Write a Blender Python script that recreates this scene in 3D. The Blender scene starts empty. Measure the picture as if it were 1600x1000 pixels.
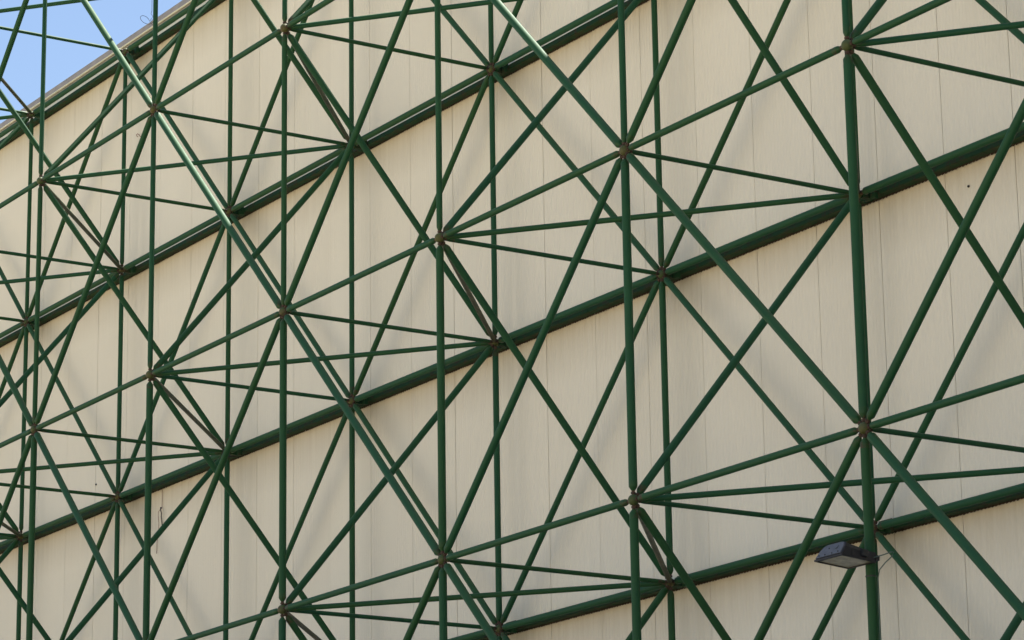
import bpy, bmesh, math, random
from mathutils import Vector, Matrix

# ------------------------------------------------------------------ camera
SC = bpy.context.scene
cam_data = bpy.data.cameras.new('camera')
cam = bpy.data.objects.new('camera', cam_data)
SC.collection.objects.link(cam)
FWD = Vector((-0.81240957, 0.52345058, 0.25688552))
RGT = Vector((0.53825115, 0.84265415, -0.01482147))
DWN = Vector((-0.22422396, 0.12622782, -0.96632818))
CAM = Vector((26.63502945, -14.45054523, -5.15135078))
FPX = 4899.0
mw = Matrix.Identity(4)
for i in range(3):
    mw[i][0] = RGT[i]; mw[i][1] = -DWN[i]; mw[i][2] = -FWD[i]; mw[i][3] = CAM[i]
cam.matrix_world = mw
cam_data.sensor_width = 36.0
cam_data.lens = FPX / 1600.0 * 36.0
cam_data.clip_start = 0.5
cam_data.clip_end = 6000.0
SC.camera = cam

# ------------------------------------------------------------------ sky and sun (behind the building, high)
SUN_EL = math.radians(62.8)
SUN_AZ = math.radians(0.0)          # clockwise from +Y, the direction into the wall
world = bpy.data.worlds.new('World')
SC.world = world
world.use_nodes = True
nt = world.node_tree
bg = nt.nodes['Background']
sky = nt.nodes.new('ShaderNodeTexSky')
sky.sky_type = 'NISHITA'
sky.sun_disc = False
sky.sun_elevation = SUN_EL
sky.sun_rotation = SUN_AZ
sky.altitude = 50.0
sky.air_density = 1.0
sky.dust_density = 0.9
sky.ozone_density = 1.0
nt.links.new(sky.outputs['Color'], bg.inputs['Color'])
bg.inputs['Strength'].default_value = 0.056

sun_data = bpy.data.lights.new('sun', 'SUN')
sun_data.energy = 5.0
sun_data.angle = math.radians(0.53)
sun_data.color = (1.0, 0.95, 0.87)
sun = bpy.data.objects.new('sun', sun_data)
SC.collection.objects.link(sun)
sdir = Vector((math.sin(SUN_AZ) * math.cos(SUN_EL), math.cos(SUN_AZ) * math.cos(SUN_EL), math.sin(SUN_EL)))
sun.rotation_euler = sdir.to_track_quat('Z', 'Y').to_euler()
sun.location = (0, 20, 40)

SC.view_settings.view_transform = 'Standard'
SC.view_settings.look = 'None'
SC.view_settings.exposure = 1.76
SC.view_settings.gamma = 1.0
SC.view_settings.use_curve_mapping = False

# ------------------------------------------------------------------ sizes
S = 3.0          # bay along the wall
H = 3.003        # row height
D = 2.5          # depth of the space frame
GROUND = -6.75
WALL_Y = 2.745   # face of the ribbed cladding
random.seed(7)

def link(o):
    SC.collection.objects.link(o)
    return o

def mesh_obj(name, me, parent=None, loc=(0, 0, 0)):
    o = bpy.data.objects.new(name, me)
    o.location = loc
    if parent is not None:
        o.parent = parent
    return link(o)

def bm_mesh(name, bm, mats, smooth=None):
    me = bpy.data.meshes.new(name)
    bm.normal_update()
    bm.to_mesh(me)
    bm.free()
    for m in mats:
        me.materials.append(m)
    if smooth is not None:
        me.polygons.foreach_set('use_smooth', [True] * len(me.polygons))
        me.set_sharp_from_angle(angle=math.radians(smooth))
    return me

def thing(name, label, cat, loc=(0, 0, 0), group=None):
    o = bpy.data.objects.new(name, None)
    o.empty_display_size = 0.3
    o.location = loc
    o['label'] = label
    o['category'] = cat
    if group:
        o['group'] = group
    return link(o)

def add_box(bm, x0, x1, y0, y1, z0, z1, mi=0):
    v = [bm.verts.new(p) for p in ((x0, y0, z0), (x1, y0, z0), (x1, y1, z0), (x0, y1, z0),
                                   (x0, y0, z1), (x1, y0, z1), (x1, y1, z1), (x0, y1, z1))]
    for q in ((0, 3, 2, 1), (4, 5, 6, 7), (0, 1, 5, 4), (1, 2, 6, 5), (2, 3, 7, 6), (3, 0, 4, 7)):
        f = bm.faces.new([v[i] for i in q])
        f.material_index = mi

def add_lathe(bm, prof, n, mi_fn=None, phase=0.0):
    """prof: list of (z, r); closed ends"""
    rings = []
    for z, r in prof:
        rings.append([bm.verts.new((r * math.cos(2 * math.pi * k / n + phase), r * math.sin(2 * math.pi * k / n + phase), z)) for k in range(n)])
    for i in range(len(prof) - 1):
        for k in range(n):
            f = bm.faces.new((rings[i][k], rings[i][(k + 1) % n], rings[i + 1][(k + 1) % n], rings[i + 1][k]))
            if mi_fn:
                f.material_index = mi_fn(i)
    bm.faces.new(list(reversed(rings[0])))
    bm.faces.new(rings[-1])

def add_tube_path(bm, pts, r, n=6):
    pts = [Vector(p) for p in pts]
    rings = []
    up = Vector((0.13, 0.31, 0.94))
    for i, p in enumerate(pts):
        t = (pts[min(i + 1, len(pts) - 1)] - pts[max(i - 1, 0)]).normalized()
        a = t.cross(up)
        if a.length < 1e-3:
            a = t.cross(Vector((1, 0, 0)))
        a.normalize()
        b = t.cross(a)
        rings.append([bm.verts.new(p + (a * math.cos(2 * math.pi * k / n) + b * math.sin(2 * math.pi * k / n)) * r) for k in range(n)])
    for i in range(len(rings) - 1):
        for k in range(n):
            bm.faces.new((rings[i][k], rings[i][(k + 1) % n], rings[i + 1][(k + 1) % n], rings[i + 1][k]))
    bm.faces.new(list(reversed(rings[0])))
    bm.faces.new(rings[-1])

# ------------------------------------------------------------------ materials
def new_mat(name):
    m = bpy.data.materials.new(name)
    m.use_nodes = True
    return m, m.node_tree, m.node_tree.nodes['Principled BSDF']

def N(nt, t, **kw):
    n = nt.nodes.new(t)
    for k, v in kw.items():
        setattr(n, k, v)
    return n

def mix_col(nt, fac, a, b, blend='MIX'):
    n = nt.nodes.new('ShaderNodeMix')
    n.data_type = 'RGBA'
    n.blend_type = blend
    for sock, val in ((n.inputs[0], fac), (n.inputs[6], a), (n.inputs[7], b)):
        if isinstance(val, bpy.types.NodeSocket):
            nt.links.new(val, sock)
        elif isinstance(val, (int, float)):
            sock.default_value = val
        else:
            sock.default_value = (*val, 1.0)
    return n.outputs[2]

def math_n(nt, op, a, b=None, c=None, clamp=False):
    n = nt.nodes.new('ShaderNodeMath')
    n.operation = op
    n.use_clamp = clamp
    for i, v in enumerate((a, b, c)):
        if v is None:
            continue
        if isinstance(v, bpy.types.NodeSocket):
            nt.links.new(v, n.inputs[i])
        else:
            n.inputs[i].default_value = v
    return n.outputs[0]

def noise(nt, vec, scale, detail=4.0, rough=0.55):
    n = nt.nodes.new('ShaderNodeTexNoise')
    n.inputs['Scale'].default_value = scale
    n.inputs['Detail'].default_value = detail
    n.inputs['Roughness'].default_value = rough
    if vec is not None:
        nt.links.new(vec, n.inputs['Vector'])
    return n.outputs['Fac']

def ramp(nt, fac, lo, hi):
    n = nt.nodes.new('ShaderNodeMapRange')
    n.inputs['From Min'].default_value = lo
    n.inputs['From Max'].default_value = hi
    nt.links.new(fac, n.inputs['Value'])
    return n.outputs['Result']

def world_pos(nt, scale=(1, 1, 1)):
    g = nt.nodes.new('ShaderNodeNewGeometry')
    mp = nt.nodes.new('ShaderNodeMapping')
    mp.inputs['Scale'].default_value = scale
    nt.links.new(g.outputs['Position'], mp.inputs['Vector'])
    return mp.outputs['Vector']

def green_paint(name, base, dust, rust, dust_amt, rust_lo, rough=0.42):
    m, t, b = new_mat(name)
    oi = t.nodes.new('ShaderNodeObjectInfo')
    pos = world_pos(t)
    fine = noise(t, pos, 9.0, 5.0)
    broad = noise(t, pos, 1.3, 3.0)
    speck = noise(t, pos, 60.0, 3.0, 0.7)
    hue = mix_col(t, oi.outputs['Random'], base, (base[0] * 1.7, base[1] * 0.97, base[2] * 0.62))
    c1 = mix_col(t, math_n(t, 'MULTIPLY', ramp(t, broad, 0.35, 0.7), 0.35, clamp=True), hue, (base[0] * 0.6, base[1] * 0.72, base[2] * 0.7))
    c2 = mix_col(t, math_n(t, 'MULTIPLY', ramp(t, fine, 0.45, 0.8), dust_amt, clamp=True), c1, dust)
    rs = math_n(t, 'MULTIPLY', ramp(t, fine, rust_lo, rust_lo + 0.1), ramp(t, speck, 0.42, 0.6), clamp=True)
    c3 = mix_col(t, rs, c2, rust)
    # dust on the faces that look up, with the pale sunlit tone painted in
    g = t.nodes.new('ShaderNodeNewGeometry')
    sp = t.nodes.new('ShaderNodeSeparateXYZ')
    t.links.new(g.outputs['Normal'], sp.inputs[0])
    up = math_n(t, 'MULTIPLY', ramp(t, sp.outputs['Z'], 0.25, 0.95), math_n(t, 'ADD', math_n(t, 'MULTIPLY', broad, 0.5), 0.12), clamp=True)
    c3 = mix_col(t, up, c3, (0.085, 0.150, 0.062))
    t.links.new(c3, b.inputs['Base Color'])
    r = math_n(t, 'ADD', math_n(t, 'MULTIPLY', fine, 0.25), rough - 0.12)
    t.links.new(r, b.inputs['Roughness'])
    b.inputs['Specular IOR Level'].default_value = 0.28
    bp = t.nodes.new('ShaderNodeBump')
    bp.inputs['Strength'].default_value = 0.12
    bp.inputs['Distance'].default_value = 0.004
    t.links.new(speck, bp.inputs['Height'])
    t.links.new(bp.outputs['Normal'], b.inputs['Normal'])
    return m

GREEN = (0.007, 0.062, 0.025)
M_PAINT = green_paint('green_enamel', GREEN, (0.022, 0.085, 0.030), (0.06, 0.028, 0.012), 0.45, 0.72, 0.66)
M_WORN = green_paint('worn_green_enamel', (0.008, 0.058, 0.018), (0.045, 0.062, 0.028), (0.055, 0.028, 0.014), 0.6, 0.52, 0.55)
M_WEB_REFLECT = green_paint('brown_reflection_green_enamel', (0.019, 0.036, 0.015), (0.055, 0.055, 0.032), (0.05, 0.03, 0.02), 0.6, 0.60, 0.5)  # brown tone paints in the wall's grazing reflection on these tubes
M_BALL = green_paint('dusty_olive_enamel', (0.050, 0.075, 0.024), (0.11, 0.11, 0.06), (0.06, 0.03, 0.016), 0.6, 0.56, 0.6)
M_GIRT = green_paint('weathered_girt_enamel', (0.006, 0.046, 0.014), (0.022, 0.048, 0.018), (0.045, 0.024, 0.012), 0.5, 0.48, 0.75)

def plain(name, col, rough=0.6, metal=0.0, var=0.25, scale=20.0):
    m, t, b = new_mat(name)
    pos = world_pos(t)
    n = noise(t, pos, scale, 5.0, 0.6)
    c = mix_col(t, ramp(t, n, 0.3, 0.75), tuple(x * (1 - var) for x in col), tuple(min(1, x * (1 + var)) for x in col))
    t.links.new(c, b.inputs['Base Color'])
    b.inputs['Roughness'].default_value = rough
    b.inputs['Metallic'].default_value = metal
    return m

M_RUST = plain('rusted_bolt_steel', (0.050, 0.027, 0.014), 0.8, 0.0, 0.5, 90.0)
M_STRIP = plain('rusty_closure_strip', (0.040, 0.026, 0.014), 0.9, 0.0, 0.5, 30.0)
M_PALE = plain('pale_oxidised_steel', (0.30, 0.24, 0.19), 0.7, 0.0, 0.3, 90.0)
M_DARK = plain('dark_gap_lining', (0.03, 0.028, 0.025), 0.9)
M_CONC = plain('concrete', (0.32, 0.30, 0.27), 0.9, 0.0, 0.2, 6.0)
M_CAP = plain('weathered_grey_flashing', (0.30, 0.27, 0.25), 0.55, 0.2, 0.18, 5.0)
M_BEAD = plain('cream_edge_trim', (0.66, 0.62, 0.48), 0.5, 0.0, 0.08, 5.0)
M_BLACK = plain('black_lamp_casting', (0.012, 0.011, 0.014), 0.6, 0.0, 0.35, 25.0)
M_GREY = plain('grey_lamp_end_plate', (0.10, 0.104, 0.118), 0.55, 0.0, 0.25, 40.0)
M_CABLE = plain('green_grey_cable', (0.10, 0.14, 0.11), 0.6)
M_WIRE = plain('thin_dark_wire', (0.05, 0.045, 0.045), 0.7)
M_TWIG = plain('reddish_twine', (0.22, 0.09, 0.06), 0.8)
M_TIE = plain('black_strap', (0.02, 0.02, 0.02), 0.6)

# lamp glass: frosted, dusty cover with a reflector behind it
M_GLASS, t, b = new_mat('dusty_lamp_glass')
n = noise(t, world_pos(t), 14.0, 4.0)
t.links.new(mix_col(t, ramp(t, n, 0.35, 0.7), (0.20, 0.19, 0.135), (0.33, 0.31, 0.23)), b.inputs['Base Color'])
b.inputs['Roughness'].default_value = 0.25

# cladding
M_WALL, t, b = new_mat('cream_ribbed_sheet')
g = t.nodes.new('ShaderNodeNewGeometry')
sep = t.nodes.new('ShaderNodeSeparateXYZ')
t.links.new(g.outputs['Position'], sep.inputs[0])
oi = t.nodes.new('ShaderNodeObjectInfo')
base = mix_col(t, oi.outputs['Random'], (0.735, 0.692, 0.585), (0.770, 0.725, 0.615))
blot = noise(t, world_pos(t, (0.5, 1, 0.35)), 1.1, 4.0)
streak = noise(t, world_pos(t, (9.0, 1, 0.25)), 1.5, 5.0, 0.6)
grain = noise(t, world_pos(t), 110.0, 2.0)
c = mix_col(t, math_n(t, 'MULTIPLY', ramp(t, blot, 0.35, 0.75), 0.25, clamp=True), base, (0.70, 0.64, 0.515))
c = mix_col(t, math_n(t, 'MULTIPLY', ramp(t, streak, 0.5, 0.8), 0.05, clamp=True), c, (0.66, 0.585, 0.455))
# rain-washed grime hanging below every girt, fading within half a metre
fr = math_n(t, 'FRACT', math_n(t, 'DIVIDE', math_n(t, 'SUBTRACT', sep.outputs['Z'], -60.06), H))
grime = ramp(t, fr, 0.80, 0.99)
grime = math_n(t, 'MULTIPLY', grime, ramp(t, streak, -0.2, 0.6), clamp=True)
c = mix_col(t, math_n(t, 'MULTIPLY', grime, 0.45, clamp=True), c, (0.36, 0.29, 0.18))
c = mix_col(t, math_n(t, 'MULTIPLY', ramp(t, grain, 0.3, 0.8), 0.10, clamp=True), c, (0.45, 0.40, 0.33))
t.links.new(c, b.inputs['Base Color'])
b.inputs['Roughness'].default_value = 0.62
b.inputs['Specular IOR Level'].default_value = 0.3

# dry ground out of view, made pale to bounce sunlight at the wall
M_GROUND, t, b = new_mat('yard_ground')
n1 = noise(t, world_pos(t), 0.25, 5.0)
n2 = noise(t, world_pos(t), 12.0, 5.0)
c = mix_col(t, ramp(t, n1, 0.35, 0.65), (0.50, 0.415, 0.275), (0.45, 0.375, 0.25))
c = mix_col(t, math_n(t, 'MULTIPLY', n2, 0.4), c, (0.39, 0.325, 0.22))
t.links.new(c, b.inputs['Base Color'])
b.inputs['Roughness'].default_value = 0.95

# ------------------------------------------------------------------ ground
bm = bmesh.new()
vs = [bm.verts.new(p) for p in ((-2500, -2500, 0), (2500, -2500, 0), (2500, 2500, 0), (-2500, 2500, 0))]
bm.faces.new(vs)
ground = mesh_obj('ground', bm_mesh('ground', bm, [M_GROUND]), None, (0, 0, GROUND))
ground['kind'] = 'structure'
bm = bmesh.new()
vs = [bm.verts.new(p) for p in ((-300, -15, 0.004), (300, -15, 0.004), (300, 2.6, 0.004), (-300, 2.6, 0.004))]
bm.faces.new(vs)
added_road = mesh_obj('added_road', bm_mesh('added_road', bm, [plain('low_bounce_asphalt', (0.05, 0.05, 0.05), 0.9, 0.0, 0.2, 3.0)]), None, (0, 0, GROUND))  # unseen dark strip, added to cut the bounce light from below
added_road['kind'] = 'structure'
bm = bmesh.new()
add_box(bm, -300, 300, -15.16, -15.005, 0.0, 0.12)
kerb = mesh_obj('kerb', bm_mesh('kerb', bm, [M_CONC]), None, (0, 0, GROUND))
kerb['kind'] = 'structure'

# ------------------------------------------------------------------ building
bld = thing('industrial_building', 'cream ribbed metal warehouse wall with green girts behind the green tube frame', 'building', (0, WALL_Y, GROUND))
WZ = 9.28 - GROUND         # height of the sheets
PW = 0.9                # sheet pitch
PITCH = 20                 # ribs per sheet

def panel_mesh(gap, name):
    bm = bmesh.new()
    x0, x1 = gap, PW
    w = (x1 - x0) / PITCH
    prof = [(x0, 0.022)]
    for k in range(PITCH):
        a = x0 + k * w
        prof += [(a + 0.04 * w, 0.0), (a + 0.48 * w, 0.0), (a + 0.70 * w, 0.0038), (a + 0.84 * w, 0.0038)]
    prof += [(x1 - 0.0005, 0.0), (x1, 0.022)]
    lo = [bm.verts.new((x, y, 0.0)) for x, y in prof]
    hi = [bm.verts.new((x, y, WZ)) for x, y in prof]
    for i in range(len(prof) - 1):
        bm.faces.new((lo[i], lo[i + 1], hi[i + 1], hi[i]))
    return bm_mesh(name, bm, [M_WALL])

PM = [panel_mesh(gp, 'cladding_panel') for gp in (0.002, 0.004, 0.006)]
SEAM0 = 1.49
for n_ in range(-44, 45):
    o = mesh_obj('cladding_panel', PM[random.choice((0, 1, 1, 2))], bld, (SEAM0 + PW * n_, random.uniform(0, 0.003), 0.0))
bm = bmesh.new()
add_box(bm, -40, 42, 0.035, 0.12, 0.0, WZ)
mesh_obj('inner_wall', bm_mesh('inner_wall', bm, [M_DARK]), bld)
bm = bmesh.new()
add_box(bm, -40, -39.8, 0.13, 40, 0, WZ)
add_box(bm, 41.8, 42, 0.13, 40, 0, WZ)
add_box(bm, -39.79, 41.79, 39.8, 40, 0, WZ)
mesh_obj('outer_wall', bm_mesh('outer_wall', bm, [M_WALL]), bld)

# girts: box beam flush on the ribs, one length per two bays
def girt_mesh(L):
    bm = bmesh.new()
    add_box(bm, 0.002, L - 0.002, -0.098, -0.001, 0.0, 0.052)
    bmesh.ops.bevel(bm, geom=[e for e in bm.edges], offset=0.003, segments=1, affect='EDGES')
    return bm_mesh('girt', bm, [M_GIRT])
GM = girt_mesh(6.0)
# ragged rusty closure strip under each girt, following the ribs of the sheet
def strip_mesh(L, pitch=0.045):
    bm = bmesh.new()
    n = int(L / pitch * 4)
    top, bot, back = [], [], []
    for k in range(n + 1):
        x = 0.002 + (L - 0.004) * k / n
        ph = k % 4
        y = (-0.006, -0.012, -0.015, -0.012)[ph]
        z = (-0.004, -0.012, -0.016, -0.010)[ph] - random.uniform(0, 0.005)
        top.append(bm.verts.new((x, y, -0.0005)))
        bot.append(bm.verts.new((x, y, z)))
        back.append(bm.verts.new((x, y + 0.0045, z)))
    for k in range(n):
        bm.faces.new((top[k], bot[k], bot[k + 1], top[k + 1]))
        bm.faces.new((bot[k], back[k], back[k + 1], bot[k + 1]))
    return bm_mesh('closure_strip', bm, [M_STRIP])
CSM = strip_mesh(6.0)
for r in range(-1, 4):
    for k in range(-7, 7):
        gg = mesh_obj('girt', GM, bld, (k * 6.0 + (1.5 if r % 2 else 4.2), 0.0, r * H - 0.008 - GROUND))
        mesh_obj('closure_strip', CSM, gg)

# eave: cream edge trim, then grey flashing rising back to the roof
def eave_mesh(L):
    bm = bmesh.new()
    prof = [(-0.020, -0.03), (-0.030, 0.00), (-0.030, 0.045), (-0.024, 0.050), (-0.024, 0.095), (0.0, 0.108), (0.255, 0.310), (0.34, 0.315), (0.34, 0.28), (0.20, 0.18), (0.06, -0.01), (0.0, -0.03)]
    a = [bm.verts.new((0.002, y, z)) for y, z in prof]
    c = [bm.verts.new((L - 0.002, y, z)) for y, z in prof]
    n = len(prof)
    for i in range(n):
        bm.faces.new((a[i], a[(i + 1) % n], c[(i + 1) % n], c[i]))
    bm.faces.new(list(reversed(a)))
    bm.faces.new(c)
    bmesh.ops.recalc_face_normals(bm, faces=bm.faces)
    return bm_mesh('eave_flashing', bm, [M_CAP], 40)
EM = eave_mesh(3.0)
bm = bmesh.new()
add_lathe(bm, [(0.001, 0.012), (2.999, 0.012)], 10)
BEAD = bm_mesh('edge_trim', bm, [M_BEAD], 40)
for k in range(-13, 14):
    e = mesh_obj('eave_flashing', EM, bld, (k * 3.0 + 0.7, 0.0, WZ))
    o = mesh_obj('edge_trim', BEAD, e, (0.0, -0.042, -0.012))
    o.rotation_euler = (0, math.pi / 2, 0)
bm = bmesh.new()
v = [bm.verts.new(p) for p in ((-40, 0.34, WZ + 0.29), (42, 0.34, WZ + 0.29), (42, 40, WZ + 0.1), (-40, 40, WZ + 0.1),
                               (-40, 0.34, WZ + 0.20), (42, 0.34, WZ + 0.20), (42, 40, WZ + 0.0), (-40, 40, WZ + 0.0))]
for q in ((0, 1, 2, 3), (7, 6, 5, 4), (0, 4, 5, 1), (1, 5, 6, 2), (2, 6, 7, 3), (3, 7, 4, 0)):
    bm.faces.new([v[i] for i in q])
mesh_obj('roof', bm_mesh('roof', bm, [M_CAP]), bld)

# screw heads / stray marks seen on the sheets
bm = bmesh.new()
add_lathe(bm, [(0, 0.012), (0.008, 0.012), (0.012, 0.006)], 8)
SCREW = bm_mesh('screw_head', bm, [M_DARK])
for x, z in ((-10.173, 3.404), (7.196, 2.789)):
    o = mesh_obj('screw_head', SCREW, bld, (x, 0.0, z - GROUND))
    o.rotation_euler = (math.pi / 2, 0, 0)

# ------------------------------------------------------------------ space frame
frame = thing('space_frame', 'green double layer tubular space frame bolted in front of the cream wall', 'space frame', (0, 0, GROUND))

tube_cache = {}
def tube_mesh(L, r, mats=None):
    key = (round(L, 3), round(r, 4), bool(mats))
    if key not in tube_cache:
        bm = bmesh.new()
        s = 0.070 if r < 0.029 else 0.078
        c = s + 0.030
        prof = [(s, 0.015), (s + 0.004, 0.018), (c, r * 0.95), (c + 0.006, r), (c + 0.05, r),
                (L - c - 0.05, r), (L - c - 0.006, r), (L - c, r * 0.95), (L - s - 0.004, 0.018), (L - s, 0.015)]
        add_lathe(bm, prof, 20, lambda i: 1 if (i <= 3 or i >= 5) else 0)
        tube_cache[key] = bm_mesh('tube', bm, mats or [M_PAINT, M_WORN], 30)
    return tube_cache[key]

bm = bmesh.new()
add_lathe(bm, [(0.034, 0.012), (0.050, 0.012), (0.0501, 0.020), (0.068, 0.020), (0.0681, 0.014), (0.082, 0.014)], 6)
BOLT = bm_mesh('bolt', bm, [M_RUST])

def ball_mesh(r):
    bm = bmesh.new()
    bmesh.ops.create_uvsphere(bm, u_segments=16, v_segments=10, radius=r)
    return bm_mesh('node_ball', bm, [M_BALL], 60)
BALL_F = ball_mesh(0.047)
BALL_B = ball_mesh(0.042)

def P(i, r, l):
    return Vector((i * S, l * D, r * H))

def project(p):
    d = Vector(p) - CAM
    z = d.dot(FWD)
    return 800 + FPX * d.dot(RGT) / z, 500 + FPX * d.dot(DWN) / z

def near_frame(p, m=120):
    u, v = project(p)
    return -m < u < 1600 + m and -m < v < 1000 + m

def tube(name, a, b, r, mats=None):
    A, B = P(*a), P(*b)
    L = (B - A).length
    o = mesh_obj(name, tube_mesh(L, r, mats), frame)
    o.rotation_mode = 'QUATERNION'
    o.rotation_quaternion = (B - A).to_track_quat('Z', 'Y')
    o.location = A - Vector((0, 0, GROUND))
    if near_frame(A):
        mesh_obj('bolt', BOLT, o)
    if near_frame(B):
        q = mesh_obj('bolt', BOLT, o, (0, 0, L))
        q.rotation_euler = (math.pi, 0, 0)
    return o

FC = range(-6, 8)
BC = range(-8, 8)
ROWS = range(-2, 4)

def vr(i, r, l):      # pipe sizes grow downwards and towards the near end
    if l == 0:
        t = {2: 0.027, 1: 0.0285, 0: 0.0365, -1: 0.037, -2: 0.037}[r]
        return t
    return {2: 0.028, 1: 0.0295, 0: 0.032, -1: 0.033, -2: 0.033}[r]

for l, cols in ((0, FC), (1, BC)):
    for i in cols:
        for r in ROWS:
            n = mesh_obj('node_ball', BALL_F if l == 0 else BALL_B, frame, P(i, r, l) - Vector((0, 0, GROUND)))
            if i + 1 in cols:
                tube('horizontal_tube', (i, r, l), (i + 1, r, l), 0.0295 if l == 0 else 0.034)
            if r + 1 in ROWS:
                tube('vertical_tube', (i, r, l), (i, r + 1, l), vr(i, r, l))
            if i + 1 in cols and r + 1 in ROWS:
                odd = (i + r) % 2 != 0
                # outer layer: diamonds through the odd joints; inner layer: through the even joints
                if (l == 0) == odd:
                    tube('diagonal_tube', (i, r, l), (i + 1, r + 1, l), 0.034 if l == 0 else 0.0315)
                else:
                    tube('diagonal_tube', (i + 1, r, l), (i, r + 1, l), 0.037 if l == 0 else 0.0315)
for i in FC:
    for r in ROWS:
        tube('cross_strut', (i, r, 0), (i, r, 1), 0.0215)
        if (i + r) % 2 == 0:
            if r + 1 in ROWS:
                tube('web_diagonal', (i, r, 0), (i, r + 1, 1), 0.034)
            if r - 1 in ROWS:
                tube('web_diagonal', (i, r, 0), (i, r - 1, 1), 0.034)
            if i + 1 in BC:
                tube('web_diagonal', (i, r, 0), (i + 1, r, 1), 0.026)
            if i - 1 in BC:
                tube('web_diagonal', (i, r, 0), (i - 1, r, 1), 0.024, [M_WEB_REFLECT, M_WEB_REFLECT])

# brackets that tie the inner joints to the girts
bm = bmesh.new()
add_box(bm, -0.03, 0.03, 0.036, 0.142, -0.03, 0.03)
add_box(bm, -0.09, 0.09, 0.1425, 0.1465, -0.035, 0.085)
add_box(bm, 0.05, 0.11, 0.10, 0.1420, -0.045, 0.05)
BRK = bm_mesh('girt_bracket', bm, [M_GIRT])
for i in BC:
    for r in range(-1, 4):
        mesh_obj('girt_bracket', BRK, frame, P(i, r, 1) - Vector((0, 0, GROUND)))
# footings
bm = bmesh.new()
add_box(bm, -0.25, 0.25, -0.25, 0.25, 0.0, 0.55)
FOOT = bm_mesh('footing', bm, [M_CONC])
bm = bmesh.new()
add_lathe(bm, [(0.55, 0.035), (-2 * H - GROUND - 0.03, 0.035)], 12)
STUB = bm_mesh('post_foot', bm, [M_PAINT], 30)
for l, cols in ((0, FC), (1, BC)):
    for i in cols:
        if l == 1:
            continue
        f = mesh_obj('footing', FOOT, frame, (i * S, l * D, 0))
        mesh_obj('post_foot', STUB, f)

# ------------------------------------------------------------------ floodlight on the near post
LX, LZ = 9.0, -1.0
lamp = thing('floodlight', 'black floodlight with grey end plate clamped to a green post, glass facing down', 'floodlight', (LX, 0.0, LZ - 0.033))
lamp.rotation_euler = (math.radians(-5.0), 0, 0)
def lamp_body():
    """slices along Y from the post outwards; each slice is a rounded hood"""
    bm = bmesh.new()
    secs = []
    for y, hw, ht in ((-0.085, 0.10, 0.075), (-0.11, 0.135, 0.085), (-0.30, 0.145, 0.105), (-0.385, 0.150, 0.112), (-0.392, 0.146, 0.108)):
        zc = 0.0
        ring = [(-hw, y, zc), (-hw, y, zc + 0.018), (-hw * 0.95, y, zc + ht * 0.60), (-hw * 0.78, y, zc + ht * 0.92), (-hw * 0.52, y, zc + ht),
                (hw * 0.52, y, zc + ht), (hw * 0.78, y, zc + ht * 0.92), (hw * 0.95, y, zc + ht * 0.60), (hw, y, zc + 0.018), (hw, y, zc)]
        lean = max(0.0, (-y - 0.30) / 0.092)
        secs.append([bm.verts.new((px, py + lean * 0.62 * pz, pz)) for px, py, pz in ring])
    for a, c in zip(secs, secs[1:]):
        n = len(a)
        for i in range(n):
            bm.faces.new((a[i], a[(i + 1) % n], c[(i + 1) % n], c[i]))
    bm.faces.new(secs[0]); bm.faces.new(list(reversed(secs[-1])))
    bmesh.ops.recalc_face_normals(bm, faces=bm.faces)
    return bm_mesh('housing', bm, [M_BLACK], 25)
housing = mesh_obj('housing', lamp_body(), lamp)
# end plate (outer end), pale grey with screws
bm = bmesh.new()
hw, ht = 0.144, 0.107
ring = [(-hw, 0.006), (-hw * 0.95, ht * 0.60), (-hw * 0.78, ht * 0.92), (-hw * 0.52, ht), (hw * 0.52, ht), (hw * 0.78, ht * 0.92), (hw * 0.95, ht * 0.60), (hw, 0.006)]
a = [bm.verts.new((x, -0.3925 + 0.62 * z, z)) for x, z in ring]
c = [bm.verts.new((x, -0.402 + 0.62 * z, z)) for x, z in ring]
for i in range(len(ring)):
    j = (i + 1) % len(ring)
    bm.faces.new((a[i], a[j], c[j], c[i]))
bm.faces.new(a); bm.faces.new(list(reversed(c)))
bmesh.ops.recalc_face_normals(bm, faces=bm.faces)
plate = mesh_obj('end_plate', bm_mesh('end_plate', bm, [M_GREY]), lamp)
bm = bmesh.new()
add_lathe(bm, [(0, 0.006), (0.005, 0.005)], 8)
sm = bm_mesh('screw', bm, [M_DARK])
for x, z in ((-0.11, 0.022), (-0.04, 0.02), (0.04, 0.02), (0.11, 0.022), (-0.03, 0.07)):
    o = mesh_obj('screw', sm, plate, (x, -0.402 + 0.62 * z, z)); o.rotation_euler = (math.pi / 2, 0, 0)
# rim frame and glass
bm = bmesh.new()
y0, y1, w = -0.395, -0.075, 0.16
add_box(bm, -w, w, y0, y0 + 0.018, -0.014, -0.001)
add_box(bm, -w, w, y1 - 0.018, y1, -0.014, -0.001)
add_box(bm, -w, -w + 0.018, y0 + 0.0181, y1 - 0.0181, -0.014, -0.001)
add_box(bm, w - 0.018, w, y0 + 0.0181, y1 - 0.0181, -0.014, -0.001)
rim = mesh_obj('glass_rim', bm_mesh('glass_rim', bm, [M_BLACK]), lamp)
bm = bmesh.new()
add_box(bm, -w + 0.0185, w - 0.0185, y0 + 0.0185, y1 - 0.0185, -0.009, -0.004)
mesh_obj('lamp_glass', bm_mesh('lamp_glass', bm, [M_GLASS]), rim)
bm = bmesh.new()
add_box(bm, 0.128, 0.156, -0.20, -0.150, 0.016, 0.066)
add_box(bm, 0.132, 0.150, -0.290, -0.275, 0.010, 0.050)
mesh_obj('latch', bm_mesh('latch', bm, [M_TIE]), lamp)
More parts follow.
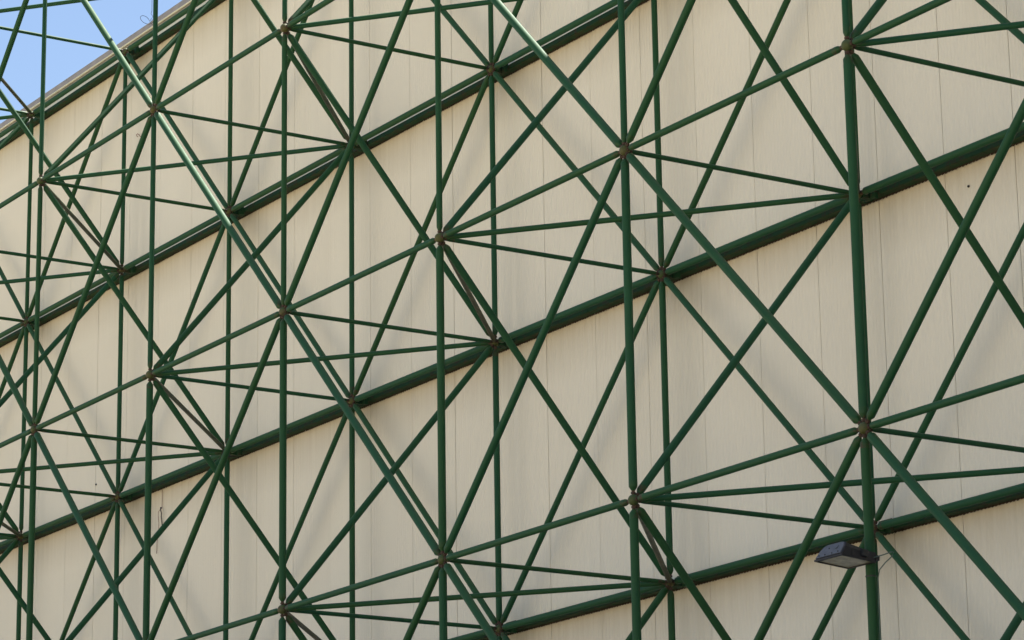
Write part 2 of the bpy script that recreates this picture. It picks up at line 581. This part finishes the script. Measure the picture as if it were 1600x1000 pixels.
# shallow mark on the end plate, a dark triangular chip in the paint
bm = bmesh.new()
tri = [(0.075, 0.052), (0.045, 0.050), (0.078, 0.078)]
a = [bm.verts.new((x, -0.4025 + 0.62 * z, z)) for x, z in tri]
c = [bm.verts.new((x, -0.4050 + 0.62 * z, z)) for x, z in tri]
for i in range(3):
    bm.faces.new((a[i], a[(i + 1) % 3], c[(i + 1) % 3], c[i]))
bm.faces.new(a); bm.faces.new(list(reversed(c)))
bmesh.ops.recalc_face_normals(bm, faces=bm.faces)
mesh_obj('lug', bm_mesh('lug', bm, [M_TIE]), plate)
# knuckle, bracket, clamp
bm = bmesh.new()
add_box(bm, -0.035, 0.035, -0.110, -0.042, 0.008, 0.092)
add_box(bm, 0.0355, 0.075, -0.12, -0.010, 0.022, 0.084)
add_box(bm, -0.062, -0.036, -0.14, -0.03, 0.03, 0.078)
mesh_obj('bracket', bm_mesh('bracket', bm, [M_BLACK]), lamp)
bm = bmesh.new()
add_lathe(bm, [(0.0, 0.0405), (0.05, 0.0405)], 20)
add_box(bm, 0.040, 0.085, -0.016, 0.016, 0.006, 0.044)
mesh_obj('clamp', bm_mesh('clamp', bm, [M_BLACK], 30), lamp, (0, 0, 0.02))
bm = bmesh.new()
add_lathe(bm, [(0.0, 0.0405), (0.011, 0.0405)], 20)
tie = mesh_obj('cable_tie', bm_mesh('cable_tie', bm, [M_TIE], 30), None, (LX, 0, LZ - 0.118))
tie['label'] = 'black strap round the green post just under the floodlight'
tie['category'] = 'cable tie'
# supply cable: leaves the lamp, loops out on the wall side and returns to the post
bm = bmesh.new()
pts = [(8.98, -0.07, -0.985), (9.03, -0.06, -0.99), (9.08, -0.02, -0.985), (9.11, 0.04, -0.965), (9.13, 0.09, -0.945), (9.142, 0.108, -0.945), (9.13, 0.10, -0.975), (9.10, 0.06, -1.02), (9.065, 0.03, -1.07), (9.05, 0.025, -1.13), (9.046, 0.025, -1.25), (9.046, 0.022, -2.3), (9.046, 0.022, GROUND + 0.5)]
add_tube_path(bm, pts, 0.0045, 6)
o = mesh_obj('power_cable', bm_mesh('power_cable', bm, [M_CABLE], 60), None)
o['label'] = 'thin green cable looping out from the floodlight and down the post'
o['category'] = 'cable'

# ------------------------------------------------------------------ stray wires
def curl(name, pts, r, mat, label, cat):
    bm = bmesh.new()
    add_tube_path(bm, pts, r, 5)
    o = mesh_obj(name, bm_mesh(name, bm, [mat], 60), None)
    o['label'] = label
    o['category'] = cat
    return o
def wire_pt(dy, z, dx=0.0):
    return (-3.0 + dx, dy, z)
pts = [wire_pt(-0.045, 7.30), wire_pt(-0.05, 7.22, 0.01), wire_pt(-0.04, 7.16, -0.01), wire_pt(-0.055, 7.12), wire_pt(-0.035, 7.085, 0.01), wire_pt(-0.05, 7.06)]
for k in range(22):
    a = math.radians(20 + k * 17)
    pts.append(wire_pt(-0.115 + 0.068 * math.cos(a), 7.035 + 0.052 * math.sin(a) - 0.01 * math.cos(a), 0.004 * k - 0.04))
pts += [wire_pt(-0.06, 7.02), wire_pt(-0.035, 6.99)]
curl('loose_wire', pts, 0.0028, M_WIRE, 'thin dark wire curled round the green upright in front of the sky', 'wire')
W_ = WALL_Y
curl('hanging_twine', [(-8.215, W_ - 0.008, 2.995), (-8.208, W_ - 0.010, 2.86), (-8.20, W_ - 0.014, 2.74), (-8.235, W_ - 0.030, 2.715), (-8.262, W_ - 0.035, 2.69), (-8.272, W_ - 0.03, 2.64),
      (-8.268, W_ - 0.022, 2.56), (-8.285, W_ - 0.015, 2.45), (-8.33, W_ - 0.012, 2.33), (-8.345, W_ - 0.01, 2.18)], 0.0035, M_TWIG, 'frayed reddish twine hanging down the cream wall just below a green girt', 'twine')
curl('twine_scrap', [(-8.215, W_ - 0.012, 2.735), (-8.205, W_ - 0.03, 2.745), (-8.195, W_ - 0.035, 2.70), (-8.17, W_ - 0.035, 2.665), (-8.185, W_ - 0.03, 2.62), (-8.19, W_ - 0.02, 2.57), (-8.186, W_ - 0.015, 2.50)], 0.0075, M_WIRE, 'dark knotted scrap of string snagged on the reddish twine', 'string')
curl('rusty_hook', [(-9.10, W_ - 0.006, 7.885), (-9.08, W_ - 0.03, 7.905), (-9.04, W_ - 0.035, 7.908), (-9.00, W_ - 0.03, 7.885), (-8.98, W_ - 0.02, 7.85)], 0.005, M_TWIG, 'tiny rusty hook of wire on the upper wall beside the green upright near the sky', 'hook')
